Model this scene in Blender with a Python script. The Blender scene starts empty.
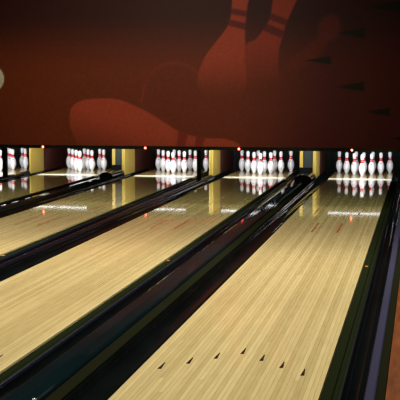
import bpy, bmesh, math, random
import numpy as np
from mathutils import Vector, Matrix
C = bpy.context.scene
random.seed(4)
# ------------------------------------------------------------------ camera
cam = bpy.data.objects.new('camera', bpy.data.cameras.new('camera'))
C.collection.objects.link(cam); C.camera = cam
cam.data.sensor_fit = 'HORIZONTAL'; cam.data.sensor_width = 36.0
cam.data.lens = 1145.9/400*36.0
cam.data.clip_end = 200
yaw, pit = 0.1915, 0.1011
fwd = Vector((-math.sin(yaw)*math.cos(pit), math.cos(yaw)*math.cos(pit), -math.sin(pit)))
cam.location = (1.0238, -1.9372, 1.6051)
cam.rotation_euler = fwd.to_track_quat('-Z', 'Y').to_euler()
# ------------------------------------------------------------------ world, exposure
w = bpy.data.worlds.new('world'); C.world = w; w.use_nodes = True
w.node_tree.nodes['Background'].inputs[0].default_value = (0.5, 0.55, 0.7, 1)
w.node_tree.nodes['Background'].inputs[1].default_value = 0.012
C.view_settings.view_transform = 'Standard'; C.view_settings.look = 'None'
C.view_settings.exposure = 0.0; C.view_settings.gamma = 1.0
C.view_settings.use_curve_mapping = False
# ------------------------------------------------------------------ overhead lamps and added fill lights
LAMPX0, LAMPX1 = -9.5, 3.0
def area(name, loc, sx, sy, power, col, target=None, spread=180):
    l = bpy.data.lights.new(name, 'AREA'); l.shape = 'RECTANGLE'; l.size = sx; l.size_y = sy
    l.energy = power; l.color = col; l.spread = math.radians(spread)
    o = bpy.data.objects.new(name, l); C.collection.objects.link(o); o.location = loc
    if target is not None:
        o.rotation_euler = (Vector(target)-Vector(loc)).to_track_quat('-Z', 'Y').to_euler()
    return o
CX = (LAMPX0+LAMPX1)/2
LAMPS = [(-1.0, 150), (2.0, 178), (5.0, 205), (8.3, 570)]
for Y, P in LAMPS:
    area('unseen_lane_light', (CX, Y, 3.38), LAMPX1-LAMPX0, 0.06, P, (1.0, .955, .86))
area('unseen_lane_light', (CX, 12.6, 3.38), LAMPX1-LAMPX0, 0.06, 55, (.95, 1.0, .68), (CX, 12.9, 0), 85)  # added fill light, out of view, lifts the dim far boards
def spot(name, loc, tgt, power, deg, blend, col, r=.05):
    l = bpy.data.lights.new(name, 'SPOT'); l.energy = power; l.spot_size = math.radians(deg)
    l.spot_blend = blend; l.color = col; l.shadow_soft_size = r
    o = bpy.data.objects.new(name, l); C.collection.objects.link(o); o.location = loc
    o.rotation_euler = (Vector(tgt)-Vector(loc)).to_track_quat('-Z', 'Y').to_euler()
    return o
spot('added_mural_spot', (-3.4, 10.0, 3.35), (-3.3, 16.5, 1.0), 430, 84, 1.0, (1, .86, .62))  # added spot without a visible fixture, brightens the middle of the mural
# ------------------------------------------------------------------ helpers
def setp(o, label=None, cat=None, group=None, kind=None):
    if label: o['label'] = label
    if cat: o['category'] = cat
    if group: o['group'] = group
    if kind: o['kind'] = kind
    return o
def thing(name, loc, label, cat, group=None):
    o = bpy.data.objects.new(name, None); C.collection.objects.link(o)
    o.location = loc; o.empty_display_size = .1
    return setp(o, label, cat, group)
def obj(name, bm, mat, parent=None, smooth=False):
    me = bpy.data.meshes.new(name); bm.to_mesh(me); bm.free()
    if smooth:
        for p in me.polygons: p.use_smooth = True
    me.materials.append(mat)
    o = bpy.data.objects.new(name, me); C.collection.objects.link(o)
    if parent: o.parent = parent
    return o
def box(bm, x0, x1, y0, y1, z0, z1, bev=0):
    r = bmesh.ops.create_cube(bm, size=1)
    vs = r['verts']
    for v in vs:
        v.co = Vector(((x0+x1)/2+v.co.x*(x1-x0), (y0+y1)/2+v.co.y*(y1-y0), (z0+z1)/2+v.co.z*(z1-z0)))
    if bev:
        es = list({e for v in vs for e in v.link_edges})
        bmesh.ops.bevel(bm, geom=es, offset=bev, segments=2, affect='EDGES')
    return bm
def bxm(*a, **k): return box(bmesh.new(), *a, **k)
def extrude_profile(bm, pts, ys, closed=True):
    """pts: (x,z) outline; ys list of stations along the lane"""
    rings = [[bm.verts.new((x, y, z)) for x, z in pts] for y in ys]
    n = len(pts)
    for a, b in zip(rings, rings[1:]):
        for i in range(n if closed else n-1):
            j = (i+1) % n
            bm.faces.new((a[i], a[j], b[j], b[i]))
    if closed:
        bm.faces.new(rings[0][::-1]); bm.faces.new(rings[-1])
    bmesh.ops.recalc_face_normals(bm, faces=bm.faces[:])
    return bm
def lathe(bm, prof, seg=20, c=(0, 0)):
    rings = []
    for r, z in prof:
        if r < 1e-5: rings.append([bm.verts.new((c[0], c[1], z))])
        else: rings.append([bm.verts.new((c[0]+r*math.cos(2*math.pi*i/seg), c[1]+r*math.sin(2*math.pi*i/seg), z)) for i in range(seg)])
    for a, b in zip(rings, rings[1:]):
        for i in range(seg):
            j = (i+1) % seg
            if len(a) == 1: bm.faces.new((a[0], b[j], b[i]))
            elif len(b) == 1: bm.faces.new((a[i], a[j], b[0]))
            else: bm.faces.new((a[i], a[j], b[j], b[i]))
    bmesh.ops.recalc_face_normals(bm, faces=bm.faces[:])
    return bm
# ------------------------------------------------------------------ materials
def mat(name, col, rough=.5, metal=0, spec=.5, emit=None, estr=0, coat=0):
    m = bpy.data.materials.new(name); m.use_nodes = True
    b = m.node_tree.nodes['Principled BSDF']
    b.inputs['Base Color'].default_value = (*col, 1); b.inputs['Roughness'].default_value = rough
    b.inputs['Metallic'].default_value = metal; b.inputs['Specular IOR Level'].default_value = spec
    b.inputs['Coat Weight'].default_value = coat
    if emit: b.inputs['Emission Color'].default_value = (*emit, 1); b.inputs['Emission Strength'].default_value = estr
    return m
def add_noise(m, c0, c1, scale, stretch=(1, 1, 1), bump=0, bscale=None, detail=3):
    nt = m.node_tree; N = nt.nodes; L = nt.links; b = N['Principled BSDF']
    tc = N.new('ShaderNodeTexCoord'); mp = N.new('ShaderNodeMapping'); mp.inputs['Scale'].default_value = stretch
    L.new(tc.outputs['Object'], mp.inputs[0])
    n = N.new('ShaderNodeTexNoise'); n.inputs['Scale'].default_value = scale; n.inputs['Detail'].default_value = detail
    L.new(mp.outputs[0], n.inputs['Vector'])
    r = N.new('ShaderNodeValToRGB'); r.color_ramp.elements[0].position = .3; r.color_ramp.elements[1].position = .7
    r.color_ramp.elements[0].color = (*c0, 1); r.color_ramp.elements[1].color = (*c1, 1)
    L.new(n.outputs['Fac'], r.inputs[0]); L.new(r.outputs[0], b.inputs['Base Color'])
    if bump:
        n2 = N.new('ShaderNodeTexNoise'); n2.inputs['Scale'].default_value = bscale or scale
        L.new(mp.outputs[0], n2.inputs['Vector'])
        bp = N.new('ShaderNodeBump'); bp.inputs['Strength'].default_value = 1; bp.inputs['Distance'].default_value = bump
        L.new(n2.outputs['Fac'], bp.inputs['Height']); L.new(bp.outputs[0], b.inputs['Normal'])
    return m
def lane_mat(name, dark, light, rough):
    m = bpy.data.materials.new(name); m.use_nodes = True
    nt = m.node_tree; N = nt.nodes; L = nt.links; b = N['Principled BSDF']
    def math_(op, a, c=None, v=None):
        n = N.new('ShaderNodeMath'); n.operation = op
        L.new(a, n.inputs[0])
        if c is not None: L.new(c, n.inputs[1])
        if v is not None: n.inputs[1].default_value = v
        return n.outputs[0]
    tc = N.new('ShaderNodeTexCoord'); sp = N.new('ShaderNodeSeparateXYZ'); L.new(tc.outputs['Object'], sp.inputs[0])
    oi = N.new('ShaderNodeObjectInfo')
    bx = math_('MULTIPLY', sp.outputs['X'], v=1/.02703); fl = math_('FLOOR', math_('ADD', bx, v=200.5))
    fr = math_('FRACT', math_('ADD', bx, v=200.5))
    # each board is made of lengths butted end to end
    off = N.new('ShaderNodeTexWhiteNoise'); off.noise_dimensions = '2D'
    cb = N.new('ShaderNodeCombineXYZ'); L.new(fl, cb.inputs[0]); L.new(oi.outputs['Random'], cb.inputs[1]); L.new(cb.outputs[0], off.inputs['Vector'])
    seg = math_('FLOOR', math_('ADD', math_('MULTIPLY', sp.outputs['Y'], v=.07), off.outputs['Value']))
    cb2 = N.new('ShaderNodeCombineXYZ'); L.new(fl, cb2.inputs[0]); L.new(seg, cb2.inputs[1]); L.new(oi.outputs['Random'], cb2.inputs[2])
    wn = N.new('ShaderNodeTexWhiteNoise'); wn.noise_dimensions = '3D'; L.new(cb2.outputs[0], wn.inputs['Vector'])
    mp = N.new('ShaderNodeMapping'); mp.inputs['Scale'].default_value = (90, 4, 1); L.new(tc.outputs['Object'], mp.inputs[0])
    no = N.new('ShaderNodeTexNoise'); no.inputs['Scale'].default_value = 1; no.inputs['Detail'].default_value = 4; L.new(mp.outputs[0], no.inputs['Vector'])
    f = math_('ADD', math_('MULTIPLY', wn.outputs['Value'], v=.42), math_('MULTIPLY', no.outputs['Fac'], v=.62))
    r = N.new('ShaderNodeValToRGB'); r.color_ramp.elements[0].position = .12; r.color_ramp.elements[1].position = .85
    r.color_ramp.elements[0].color = (*dark, 1); r.color_ramp.elements[1].color = (*light, 1); L.new(f, r.inputs[0])
    # thin dark joint between boards
    edge = math_('LESS_THAN', fr, v=.09)
    mx = N.new('ShaderNodeMix'); mx.data_type = 'RGBA'; L.new(math_('MULTIPLY', edge, v=.6), mx.inputs['Factor'])
    L.new(r.outputs[0], mx.inputs['A']); mx.inputs['B'].default_value = (dark[0]*.45, dark[1]*.4, dark[2]*.35, 1)
    L.new(mx.outputs['Result'], b.inputs['Base Color'])
    b.inputs['Roughness'].default_value = rough
    # faint unevenness of the lacquer
    n2 = N.new('ShaderNodeTexNoise'); n2.inputs['Scale'].default_value = 3; L.new(tc.outputs['Object'], n2.inputs['Vector'])
    bp = N.new('ShaderNodeBump'); bp.inputs['Distance'].default_value = .00012; L.new(n2.outputs['Fac'], bp.inputs['Height']); L.new(bp.outputs[0], b.inputs['Normal'])
    return m
M = {}
M['lane'] = lane_mat('lane_maple', (.42, .31, .12), (.70, .56, .265), .045)
M['deck'] = lane_mat('pin_deck_wood', (.24, .15, .045), (.36, .25, .08), .12)
M['strip'] = mat('pale_strip', (.85, .8, .6), .25)
M['inlay'] = mat('dark_inlay', (.025, .012, .008), .15)
M['finder'] = mat('red_brown_inlay', (.48, .13, .04), .12)
M['gutter'] = add_noise(mat('gutter_plastic', (.012, .015, .01), .07, spec=.08), (.002, .003, .003), (.004, .006, .006), 6, (1, .3, 1), .002, 1.6)
M['cap'] = mat('division_cap', (.004, .004, .007), .25, spec=.2)
M['cover'] = add_noise(mat('return_cover', (.01, .02, .022), .05, spec=.16), (.002, .005, .006), (.003, .012, .014), 3, (1, .3, 1))
M['olive'] = mat('olive_strip', (.010, .0105, .005), .8, spec=0.0)
M['rail'] = mat('grey_violet_rail', (.034, .032, .058), .6, 0, spec=0.0)
M['black'] = mat('matte_black', (.002, .002, .002), .9, spec=.1)
M['blackgloss'] = mat('gloss_black', (.006, .006, .007), .15)
M['amber'] = mat('amber_marker', (.55, .2, .03), .5)
M['steel'] = mat('steel', (.7, .7, .65), .3, 1)
M['pin'] = mat('pin_white', (.86, .86, .88), .22, coat=.5)
M['red'] = mat('pin_red', (.70, .008, .008), .35, spec=.2)
M['emblem'] = mat('pin_emblem_pink', (.8, .12, .2), .35)
M['led'] = mat('red_indicator', (.8, .1, .05), .3, emit=(1, .10, .06), estr=14)
M['tube'] = mat('fluorescent_tube', (.9, .9, .9), .4, emit=(.93, .97, 1), estr=4.2)
M['fix'] = mat('fixture_metal', (.02, .02, .02), .5)
M['yellow'] = mat('kickback_yellow', (.36, .25, .04), .45)
M['green'] = mat('kickback_green', (.006, .013, .009), .5)
M['brown'] = mat('kickback_brown', (.06, .012, .006), .5)
M['curtain'] = add_noise(mat('pit_curtain', (.004, .006, .006), .9), (.0012, .0015, .0015), (.002, .007, .006), 2)
M['ledge'] = mat('ledge_olive', (.010, .013, .005), .8, spec=0.0)
M['bead'] = mat('bead_painted_highlight', (.02, .02, .04), .25, spec=.25)  # violet tint paints in the bluish highlight along the gutter edge
M['floorwood'] = add_noise(mat('walkway_wood', (.3, .1, .03), .7, spec=.04), (.08, .020, .003), (.17, .048, .008), 4, (6, .8, 1))
M['dark'] = mat('dark_paint', (.01, .01, .011), .8)
M['ceil'] = mat('ceiling_dark', (.03, .03, .035), .9)
# ------------------------------------------------------------------ lane layout
LC = [0.0, -1.80, -3.392, -5.1445, -6.69]
LNAME = ['rightmost lane', 'second lane from the right', 'middle lane', 'second lane from the left', 'leftmost lane']
HW = .527; Y0, YEND = 0.0, 19.45
# ------------------------------------------------------------------ structure
def struct(name, bm, m, **k): return setp(obj(name, bm, m, **k), kind='structure')
struct('floor', bxm(-11, 4.5, -6, 22, -.30, -.16), M['dark'])
bm = bmesh.new(); box(bm, -11, 4.5, -6, 22, 3.45, 3.6)
for Y, P in LAMPS:
    box(bm, -11, 4.5, Y+1.2, Y+1.26, 2.535 if Y > 7 else 2.4, 3.46)  # unseen baffles, added to cut off each lamp's light down the lanes
struct('ceiling_and_light_baffles', bm, M['ceil'])
struct('wall_left', bxm(-11.1, -11, -6, 22, -.3, 3.6), M['dark'])
struct('wall_right', bxm(4.5, 4.6, -6, 22, -.3, 3.6), M['dark'])
struct('wall_back', bxm(-11, 4.5, 22, 22.1, -.3, 3.6), M['dark'])
struct('wall_front', bxm(-11, 4.5, -6.1, -6, -.3, 3.6), M['dark'])
struct('floor_approach', bxm(-11, 4.5, -6, -.005, -.16, -.002), M['floorwood'])
# ------------------------------------------------------------------ lanes
def lane(i):
    x = LC[i]
    t = thing('bowling_lane', (x, 0, 0), f'pale maple plank bowling lane, {LNAME[i]} of the five', 'bowling lane', None)
    t['group'] = 'bowling lanes'
    obj('lane_surface', bxm(-HW, HW, Y0, 17.38, -.05, 0), M['lane'], t)
    s = obj('cross_strip', bxm(-HW, HW, 17.38, 17.66, -.05, 0), M['strip'], t); s['label'] = 'pale cream strip across the lane'
    d = obj('pin_deck', bxm(-HW, HW, 17.66, YEND, -.05, 0), M['deck'], t); d['label'] = 'darker golden pin deck'
    for k in range(-3, 4):
        bm = bmesh.new(); yy = 4.785-abs(k)*.147; xx = k*.1351-.0076
        pts = [(-.0115, -.15), (.0115, -.15), (.003, 0), (-.003, 0)]
        lo = [bm.verts.new((xx+a, yy+b+.065, .0001)) for a, b in pts]; hi = [bm.verts.new((xx+a, yy+b+.065, .0012)) for a, b in pts]
        bm.faces.new(lo[::-1]); bm.faces.new(hi)
        for q in range(4): bm.faces.new((lo[q], lo[(q+1) % 4], hi[(q+1) % 4], hi[q]))
        bmesh.ops.recalc_face_normals(bm, faces=bm.faces[:])
        obj('target_arrow', bm, M['inlay'], t)['label'] = 'small dark arrow'
    for sx in (-1, 1):
        for (q, a, b) in ((.137, 10.42, 11.28), (.272, 12.15, 12.85)):
            obj('guide_marker', bxm(sx*q-.010, sx*q+.010, a, b, .0001, .0012), M['finder'], t)['label'] = 'thin red-brown dash'
for i in range(5): lane(i)
# ------------------------------------------------------------------ gutters
GW = .2325
def gutter(x0, x1, label, marker=False):
    bm = bmesh.new(); w = x1-x0
    n = 14; lip = .012
    a = .108 if marker else lip
    top = [(a + (w-a-lip)*.5*(1-math.cos(math.pi*k/n)), -.012-(.05 if marker else .075)*math.sin(math.pi*k/n)) for k in range(n+1)]
    pts = [(0, -.02 if marker else -.006)]+([(a-.001, -.02)] if marker else [])+top+[(w, -.006), (w, -.14), (0, -.14)]
    ys = [Y0+(YEND-Y0)*k/60 for k in range(61)]
    extrude_profile(bm, pts, ys)
    t = thing('gutter', (x0, 0, 0), label, 'gutter', 'bowling lane gutters')
    g = obj('channel', bm, M['gutter'], t)
    for p in g.data.polygons:
        p.use_smooth = len(p.vertices) == 4
    if marker:
        obj('ledge', bxm(.006, .062, Y0, 17.3, -.019, -.008, bev=.002), M['ledge'], t)['label'] = 'dark olive ledge strip'
        obj('ledge', bxm(.067, .096, Y0, 17.3, -.019, -.006, bev=.002), M['ledge'], t)['label'] = 'dark olive ledge strip'
        obj('bead', bxm(.098, .110, Y0, 17.3, -.019, .004, bev=.003), M['bead' if marker == 2 else 'black'], t)['label'] = 'thin raised edge bead'  # violet version carries a painted highlight
        obj('marker', bxm(.020, .045, 8.18, 8.225, -.0078, -.003, bev=.001), M['amber'], t)['label'] = 'small amber marker'
    return t
for i, x in enumerate(LC):
    side = {0: 'rightmost lane', 1: 'second lane from the right', 2: 'middle lane', 3: 'second lane from the left', 4: 'leftmost lane'}[i]
    gutter(x-HW-GW, x-HW-.001, f'glossy black gutter along the left edge of the {side}')
    gutter(x+HW+.001, x+HW+GW, f'glossy black gutter along the right edge of the {side}', 2 if i in (2, 1) else 1)
# narrow divisions (middle|second right) and (leftmost|second left)
def narrow_division(a, b, label):
    t = thing('division_rail', ((a+b)/2, 0, 0), label, 'divider', 'narrow divisions between lanes')
    h = (b-a)/2
    pts = [(-h, -.15), (-h, 0)]+[(h*-math.cos(math.pi*k/8), .022*math.sin(math.pi*k/8)) for k in range(1, 8)]+[(h, 0), (h, -.15)]
    o = obj('cap', extrude_profile(bmesh.new(), pts, [Y0, 6, 12, 17.74]), M['cap'], t)
    return t
narrow_division(LC[2]+HW+GW+.001, LC[1]-HW-GW-.001, 'slim black rail between the middle lane and the second lane from the right')
narrow_division(LC[4]+HW+GW+.001, LC[3]-HW-GW-.001, 'slim black rail between the leftmost lane and its neighbour')
def wide_division(a, b, label):
    t = thing('ball_return_cover', (a, 0, 0), label, 'ball return', 'wide ball return divisions')
    w = b-a; c = w-.085
    pts = [(0, -.15), (0, .012), (.008, .02), (.02, .023), (c*.5, .027), (c-.02, .023), (c-.008, .018), (c, .01), (c, -.15)]
    yj = [0, 5.8, 11.2, 16.9]
    bm = bmesh.new()
    for p, q in zip(yj, yj[1:]): extrude_profile(bm, pts, [p+.002, (p+q)/2, q-.002])
    obj('cover', bm, M['cover'], t)
    obj('side_strip', bxm(c+.004, w, 0, 16.9, -.15, .004), M['olive'], t)['label'] = 'matte olive strip'
    bm = bmesh.new()
    pts = [(0, -.15), (0, .03)]+[(w*.5*(1-math.cos(math.pi*k/10)), .03+.075*math.sin(math.pi*k/10)) for k in range(1, 10)]+[(w, .03), (w, -.15)]
    obj('end_hood', extrude_profile(bm, pts, [16.91, 17.1, 17.72]), M['blackgloss'], t)
    bm = lathe(bmesh.new(), [(0, .032), (.006, .031), (.011, .027), (.011, .02)], 12, (c-.02, 3.43))
    obj('screw', bm, M['steel'], t)['label'] = 'bright screw head'
    return t
wide_division(LC[1]+HW+GW+.001, LC[0]-HW-GW-.001, 'broad glossy black ball return cover left of the rightmost lane')
wide_division(LC[3]+HW+GW+.001, LC[2]-HW-GW-.001, 'broad glossy black ball return cover left of the middle lane')
# right side
xr = HW+GW+.001
o = obj('side_rail', bxm(xr, xr+.052, Y0, 17.74, -.15, .02, bev=.006), M['rail']); setp(o, 'grey violet metal rail along the far right gutter', 'rail')
o = obj('side_trim', bxm(xr+.054, xr+.10, Y0, 17.74, -.15, .012), M['olive']); setp(o, 'dark olive strip between the violet rail and the brown wood', 'trim')
o = obj('wooden_walkway', bxm(xr+.104, 4.45, Y0, 17.74, -.15, .008), M['floorwood']); setp(o, 'red brown wooden walkway at the right edge beside the rail', 'walkway')
# left beyond last lane
o = obj('side_platform', bxm(-10.9, LC[4]-HW-GW-.003, Y0, 17.74, -.15, 0), M['dark']); setp(o, kind='structure'); o.name = 'floor_left'
# ------------------------------------------------------------------ kickbacks
def kickback(a, b, label, wide):
    t = thing('kickback', ((a+b)/2, 17.75, 0), label, 'partition', 'partitions between the pin decks')
    h = (b-a)/2; Z = 1.2; zb = -.15; L = 2.2
    p = .055 if wide else h-.004
    for s in (-1, 1):
        x0, x1 = (-h, -h+p) if s < 0 else (h-p, h)
        obj('side_plate', bxm(x0, x1, 0, .72, zb, Z), M['yellow'], t)['label'] = 'mustard yellow front edge plate'
        obj('inner_panel', bxm(x0, x1, .722, L, zb, Z), M['brown'], t)['label'] = 'dark red brown rear panel'
    if wide: obj('lower_dark_sheet', bxm(-h, h-p-.002, -.019, -.001, .02, .17), M['black'], t)['label'] = 'black sheet darkening the lower front'  # dark sheet that makes the partition front darker towards the bottom
    if wide: obj('middle_panel', bxm(-h+p+.001, h-p-.001, .02, L, zb, Z), M['green'], t)['label'] = 'dark green panel between the yellow plates'
kickback(LC[1]+HW+GW, LC[0]-HW-GW, 'yellow and green partition end left of the rightmost pins', True)
kickback(LC[3]+HW+GW, LC[2]-HW-GW, 'yellow and green partition end left of the middle pins', True)
kickback(LC[2]+HW+GW, LC[1]-HW-GW, 'slim yellow and brown partition right of the middle pins', False)
kickback(LC[4]+HW+GW, LC[3]-HW-GW, 'slim yellow and brown partition right of the leftmost pins', False)
o = obj('kickback', bxm(xr, xr+.27, 17.75, 19.95, -.15, 1.2), M['black']); setp(o, 'black partition right of the rightmost pins', 'partition')
o = obj('kickback', bxm(LC[4]-HW-GW-.26, LC[4]-HW-GW-.003, 17.75, 19.95, -.15, 1.2), M['black']); setp(o, 'black partition left of the leftmost pins', 'partition')
for (x, lab) in ((-2.567, 'black square post under the mural between the middle pins and the next rack'), (-5.925, 'black square post under the mural among the leftmost pins')):
    o = obj('support_post', bxm(x-.028, x+.028, 16.46, 16.56, .022, .5245), M['black']); setp(o, lab, 'post')
# pit curtain
bm = bmesh.new()
n = 240; xs = [-7.6+9.0*k/n for k in range(n+1)]
a = [bm.verts.new((x, 20.3+.03*math.sin(x*23), -.15)) for x in xs]; b = [bm.verts.new((x, 20.3+.03*math.sin(x*23), 1.6)) for x in xs]
a2 = [bm.verts.new((x, 20.34+.03*math.sin(x*23), -.15)) for x in xs]; b2 = [bm.verts.new((x, 20.34+.03*math.sin(x*23), 1.6)) for x in xs]
for k in range(n):
    bm.faces.new((a[k], a[k+1], b[k+1], b[k])); bm.faces.new((a2[k+1], a2[k], b2[k], b2[k+1])); bm.faces.new((b[k], b[k+1], b2[k+1], b2[k]))
o = obj('pit_curtain', bm, M['curtain'], smooth=True); setp(o, 'dark curtain at the back of the pit behind all the pins', 'curtain')
# ------------------------------------------------------------------ masking wall with printed mural
# outlines in metres on the wall: (x, z)
PIN_LOW = [(-4.76, 1.119), (-4.689, 1.252), (-4.514, 1.336), (-4.238, 1.361), (-3.93, 1.346), (-3.641, 1.239), (-3.387, 1.117), (-3.134, 0.963), (-2.916, 0.833), (-2.715, 0.761), (-2.464, 0.722), (-2.133, 0.709), (-1.918, 0.629), (-1.851, 0.532), (-1.851, 0.369), (-4.421, 0.337), (-4.66, 0.669), (-4.762, 0.902)]
PIN_LOW_STRIPES = [[(-2.916, 0.833), (-2.748, 0.769), (-2.816, 0.522), (-2.95, 0.52)], [(-2.614, 0.745), (-2.464, 0.722), (-2.514, 0.525), (-2.648, 0.524)]]
PIN_A = [(-2.581, 1.601), (-2.581, 1.731), (-2.548, 1.86), (-2.449, 2.069), (-2.284, 2.278), (-2.104, 2.516), (-2.039, 2.707), (-1.991, 3.041), (-1.764, 3.037), (-1.779, 2.816), (-1.81, 2.498), (-1.809, 2.147), (-1.839, 1.424), (-2.465, 1.423)]
PIN_A_STRIPES = [[(-2.04, 2.819), (-1.779, 2.768), (-1.795, 2.673), (-2.056, 2.723)], [(-2.088, 2.644), (-1.794, 2.577), (-1.81, 2.466), (-2.121, 2.549)]]
PIN_B = [(-1.809, 2.179), (-1.647, 2.305), (-1.518, 2.463), (-1.406, 2.653), (-1.312, 3.031), (-0.976, 3.026), (-1.054, 2.775), (-1.148, 2.555), (-1.211, 2.334), (-1.258, 2.144), (-1.272, 1.905), (-1.269, 1.425), (-1.839, 1.424)]
PIN_B_STRIPES = [[(-1.391, 2.732), (-1.101, 2.618), (-1.148, 2.524), (-1.438, 2.637)], [(-1.47, 2.574), (-1.179, 2.445), (-1.227, 2.334), (-1.534, 2.464)]]
PIN_C = [(-0.667, 2.33), (-0.621, 2.55), (-0.528, 2.659), (-0.401, 2.689), (-0.306, 2.625), (-0.288, 2.453), (-0.35, 2.328), (-0.476, 2.266), (-0.569, 2.108), (-0.838, 1.888), (-1.159, 1.825), (-1.047, 2.015)]
BALL = (-2.98, 1.45, .50)
ARROWS = [[(0.107, 2.808), (0.795, 2.923), (0.799, 2.691)], [(-0.327, 2.406), (0.104, 2.488), (0.107, 2.316)], [(-0.855, 1.975), (-0.425, 2.044), (-0.424, 1.91)], [(-0.34, 1.554), (0.101, 1.641), (0.103, 1.483)], [(0.131, 1.159), (0.514, 1.232), (0.517, 1.09)], [(0.538, 0.741), (0.957, 0.832), (0.961, 0.658)]]
def sdpoly(P, X, Z):
    """signed distance (negative inside) from grid points to polygon"""
    P = np.array(P); d = np.full(X.shape, 1e9); s = np.ones(X.shape)
    n = len(P)
    for i in range(n):
        ax, az = P[i]; bx, bz = P[i-1]
        ex, ez = bx-ax, bz-az; wx, wz = X-ax, Z-az
        t = np.clip((wx*ex+wz*ez)/(ex*ex+ez*ez), 0, 1)
        qx, qz = wx-ex*t, wz-ez*t
        d = np.minimum(d, qx*qx+qz*qz)
        c1 = Z >= az; c2 = Z < bz; c3 = ex*wz > ez*wx
        s = np.where((c1 & c2 & c3) | (~c1 & ~c2 & ~c3), -s, s)
    return s*np.sqrt(d)
MX0, MX1, MZ0, MZ1 = -8.6, 2.6, .578, 3.40
nx, nz = 620, 157
gx = np.linspace(MX0, MX1, nx); gz = np.linspace(MZ0, MZ1, nz)
X, Z = np.meshgrid(gx, gz)
def sm(e0, e1, v):
    t = np.clip((v-e0)/(e1-e0), 0, 1); return t*t*(3-2*t)
def lin(r, g, b):
    c = np.array([r, g, b])/255.; return np.where(c < .04045, c/12.92, ((c+.055)/1.055)**2.4)
def mixc(A, B, f): return A*(1-f[..., None])+B*f[..., None]
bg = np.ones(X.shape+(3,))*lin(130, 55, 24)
bg = mixc(bg, lin(132, 54, 28), sm(-5.5, -3.2, X))           # turns redder to the middle
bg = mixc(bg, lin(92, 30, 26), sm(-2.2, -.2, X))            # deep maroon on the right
bg = mixc(bg, lin(48, 17, 28), sm(1.7, 2.8, Z)*.88)          # darker plum towards the top
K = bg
def curve(P, n=6):
    P = [np.array(p) for p in P]; out = []
    for i in range(len(P)):
        a, b, c, d = P[i-1], P[i], P[(i+1) % len(P)], P[(i+2) % len(P)]
        for k in range(n):
            t = k/n
            out.append(tuple(.5*(2*b+(c-a)*t+(2*a-5*b+4*c-d)*t*t+(3*b-a-3*c+d)*t**3)))
    return out
PIN_LOW, PIN_A, PIN_B, PIN_C = [curve(q) for q in (PIN_LOW, PIN_A, PIN_B, PIN_C)]
def lay(poly, col, soft=.012, amt=1.0, fade=None):
    global K
    m = sm(soft, -soft, sdpoly(poly, X, Z))*amt
    if fade is not None: m = m*fade
    K = mixc(K, col, m)
lay(PIN_LOW, lin(205, 84, 56), amt=.85, fade=.15+.85*sm(.45, 1.25, Z+.28*(X+4.6)))
for s in PIN_LOW_STRIPES: lay(s, lin(140, 40, 30), .02, .8)
lay(PIN_A, lin(196, 78, 54), amt=.9, fade=sm(1.35, 2.1, Z))
for s in PIN_A_STRIPES: lay(s, lin(96, 30, 34), .015, .85)
lay(PIN_B, lin(176, 66, 48), amt=.85, fade=sm(1.45, 2.3, Z))
for s in PIN_B_STRIPES: lay(s, lin(92, 28, 32), .015, .85)
lay(PIN_C, lin(130, 48, 32), .05, .4)
# faint ball rim behind the lying pin
bx_, bz_, br_ = BALL
rr = np.hypot(X-bx_, Z-bz_)
K = mixc(K, lin(180, 66, 44), np.exp(-((rr-br_)/.025)**2)*.28*sm(bz_, bz_+br_, Z))
K = mixc(K, lin(96, 26, 30), sm(br_, br_-.1, rr)*.10)
lay([(-3.49, 1.60), (-3.46, 1.60), (-3.52, 1.30), (-3.55, 1.30)], lin(190, 70, 48), .015, .35)
for p in ARROWS: lay(p, lin(16, 22, 16), .01, .95)
e = np.hypot((X+6.085)/.172, (Z-1.69)/.20)
K = mixc(K, np.array([2.2, 2.2, 1.8])*.42, sm(1.04, .97, e))
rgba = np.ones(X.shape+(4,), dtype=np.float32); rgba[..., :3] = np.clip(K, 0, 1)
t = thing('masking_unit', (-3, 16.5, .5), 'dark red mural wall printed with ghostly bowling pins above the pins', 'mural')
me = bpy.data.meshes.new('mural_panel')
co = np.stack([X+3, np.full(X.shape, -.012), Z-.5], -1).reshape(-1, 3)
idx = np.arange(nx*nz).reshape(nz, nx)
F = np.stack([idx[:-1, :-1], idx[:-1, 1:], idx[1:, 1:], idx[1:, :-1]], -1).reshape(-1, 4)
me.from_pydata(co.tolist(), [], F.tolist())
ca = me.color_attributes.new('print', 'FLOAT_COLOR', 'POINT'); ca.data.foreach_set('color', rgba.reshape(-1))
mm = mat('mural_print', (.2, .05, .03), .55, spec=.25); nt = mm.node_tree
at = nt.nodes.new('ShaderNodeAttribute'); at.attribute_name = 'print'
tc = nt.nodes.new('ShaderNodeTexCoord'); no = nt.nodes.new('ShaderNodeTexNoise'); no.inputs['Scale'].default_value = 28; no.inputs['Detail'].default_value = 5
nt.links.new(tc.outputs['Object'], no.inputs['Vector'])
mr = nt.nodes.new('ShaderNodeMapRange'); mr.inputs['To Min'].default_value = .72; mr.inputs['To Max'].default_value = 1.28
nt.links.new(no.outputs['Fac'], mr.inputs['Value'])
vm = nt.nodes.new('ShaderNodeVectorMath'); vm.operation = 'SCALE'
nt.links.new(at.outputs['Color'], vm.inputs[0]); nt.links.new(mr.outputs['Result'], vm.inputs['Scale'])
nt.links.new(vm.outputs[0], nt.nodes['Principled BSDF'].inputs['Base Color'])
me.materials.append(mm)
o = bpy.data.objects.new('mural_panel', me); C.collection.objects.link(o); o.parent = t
obj('backing', bxm(MX0+3, MX1+3, -.01, .12, .045, 2.9), M['black'], t)
obj('lower_trim', bxm(MX0+3, MX1+3, -.03, .12, .027, .082), M['blackgloss'], t)['label'] = 'black lower edge trim'
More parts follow.
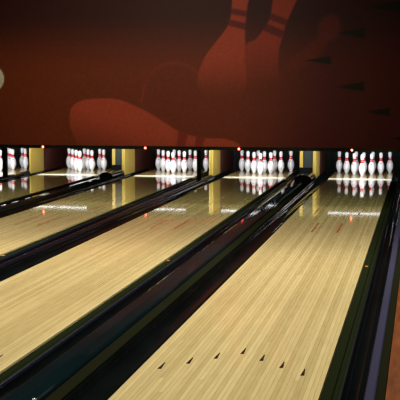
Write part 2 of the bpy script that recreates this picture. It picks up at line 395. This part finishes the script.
for lx in (-.075, -1.90, -3.465, -5.234, -6.8):
    if lx < -6.4: continue
    bm = bmesh.new(); bmesh.ops.create_uvsphere(bm, u_segments=14, v_segments=8, radius=.017)
    for v in bm.verts: v.co = Vector((v.co.x+lx+3, v.co.y*.8-.035, v.co.z+.05))
    obj('indicator_light', bm, M['led'], t, smooth=True)['label'] = 'small glowing red light'
# ------------------------------------------------------------------ pin lights behind the masking
for i, x in enumerate(LC):
    t = thing('pin_light', (x, 17.05, .53), f'fluorescent pin light hidden over the {LNAME[i]}, seen mirrored in its boards', 'light fixture', 'pin lights')
    bm = bmesh.new(); r = bmesh.ops.create_cone(bm, cap_ends=True, segments=14, radius1=.006, radius2=.006, depth=.98)
    bmesh.ops.rotate(bm, verts=bm.verts, cent=(0, 0, 0), matrix=Matrix.Rotation(math.pi/2, 3, 'Y'))
    obj('tube', bm, M['tube'], t, smooth=False)
    obj('housing', bxm(-.52, .52, -.05, .04, .018, .10), M['fix'], t)
    for ax in (-.45, .45): obj('bracket', bxm(ax-.012, ax+.012, -.428, -.05, .06, .085), M['fix'], t)
    l = area('pin_lamp', (x, 17.13, .60), 1.0, .05, 23, (.95, .97, 1), (x, 18.9, .15), 150)
# ------------------------------------------------------------------ pins
prof = [(0, 0), (.024, 0), (.0257, .004), (.036, .03), (.0495, .057), (.058, .085), (.0605, .114), (.0585, .145), (.0515, .178), (.040, .2), (.0315, .22), (.0262, .238),
        (.0235, .254), (.0238, .268), (.0262, .286), (.0295, .31), (.0320, .333), (.0324, .345), (.0300, .36), (.0235, .372), (.013, .379), (0, .381)]
def prof_r(z):
    for (r0, z0), (r1, z1) in zip(prof, prof[1:]):
        if z0 <= z <= z1 and z1 > z0: return r0+(r1-r0)*(z-z0)/(z1-z0)
    return .03
def make_pin():
    t = thing('bowling_pin', (0, 0, 0), 'x', 'bowling pin')
    obj('body', lathe(bmesh.new(), prof, 28), M['pin'], t, smooth=True)
    for z0, z1 in ((.225, .249), (.253, .278)):
        zs = [z0+(z1-z0)*k/3 for k in range(4)]
        pr = [(prof_r(z0)-.002, z0)]+[(prof_r(z)+.0008, z) for z in zs]+[(prof_r(z1)-.002, z1)]
        obj('neck_stripe', lathe(bmesh.new(), pr, 28), M['red'], t, smooth=True)['label'] = 'red neck stripe'
    # small rounded pink-red emblem printed on the belly, facing the bowler
    bm = bmesh.new(); g = {}
    for a in range(9):
        for b in range(9):
            u, v = (a-4)/4, (b-4)/4
            z = .19+v*.016; th = -math.pi/2+u*.27; rr = prof_r(z)+.0009
            g[a, b] = bm.verts.new((rr*math.cos(th), rr*math.sin(th), z))
    for a in range(8):
        for b in range(8):
            u, v = (a-3.5)/4, (b-3.5)/4
            if u*u+v*v < .85 and not (v > .35 and abs(u) < .2):
                bm.faces.new((g[a, b], g[a+1, b], g[a+1, b+1], g[a, b+1]))
    for v in [v for v in bm.verts if not v.link_faces]: bm.verts.remove(v)
    obj('emblem', bm, M['emblem'], t)['label'] = 'small pink-red emblem'
    return t
s = .3048; HP = 18.288
SP = {1: (0, 0), 2: (-.5, 1), 3: (.5, 1), 4: (-1, 2), 5: (0, 2), 6: (1, 2), 7: (-1.5, 3), 8: (-.5, 3), 9: (.5, 3), 10: (1.5, 3)}
WHERE = {1: 'the head pin at the front point', 2: 'left pin of the second row', 3: 'right pin of the second row', 4: 'left pin of the third row',
         5: 'centre pin of the third row', 6: 'right pin of the third row', 7: 'far left corner pin of the back row', 8: 'inner left pin of the back row',
         9: 'inner right pin of the back row', 10: 'far right corner pin of the back row'}
first = make_pin(); used = False
def dup(root):
    r = root.copy(); C.collection.objects.link(r)
    for ch in list(root.children):
        c = ch.copy(); C.collection.objects.link(c); c.parent = r
    return r
for i, x in enumerate(LC):
    for k, (px, row) in SP.items():
        if i == 4 and k in (4, 7, 10): continue
        p = first if not used else dup(first); used = True
        p.location = (x+px*s, HP+row*.264, 0)
        p.rotation_euler = (0, 0, random.uniform(-.9, .9)+.19)
        p['label'] = f'white bowling pin, {WHERE[k]}, {LNAME[i]}'
        p['group'] = f'bowling pins on the {LNAME[i]}'
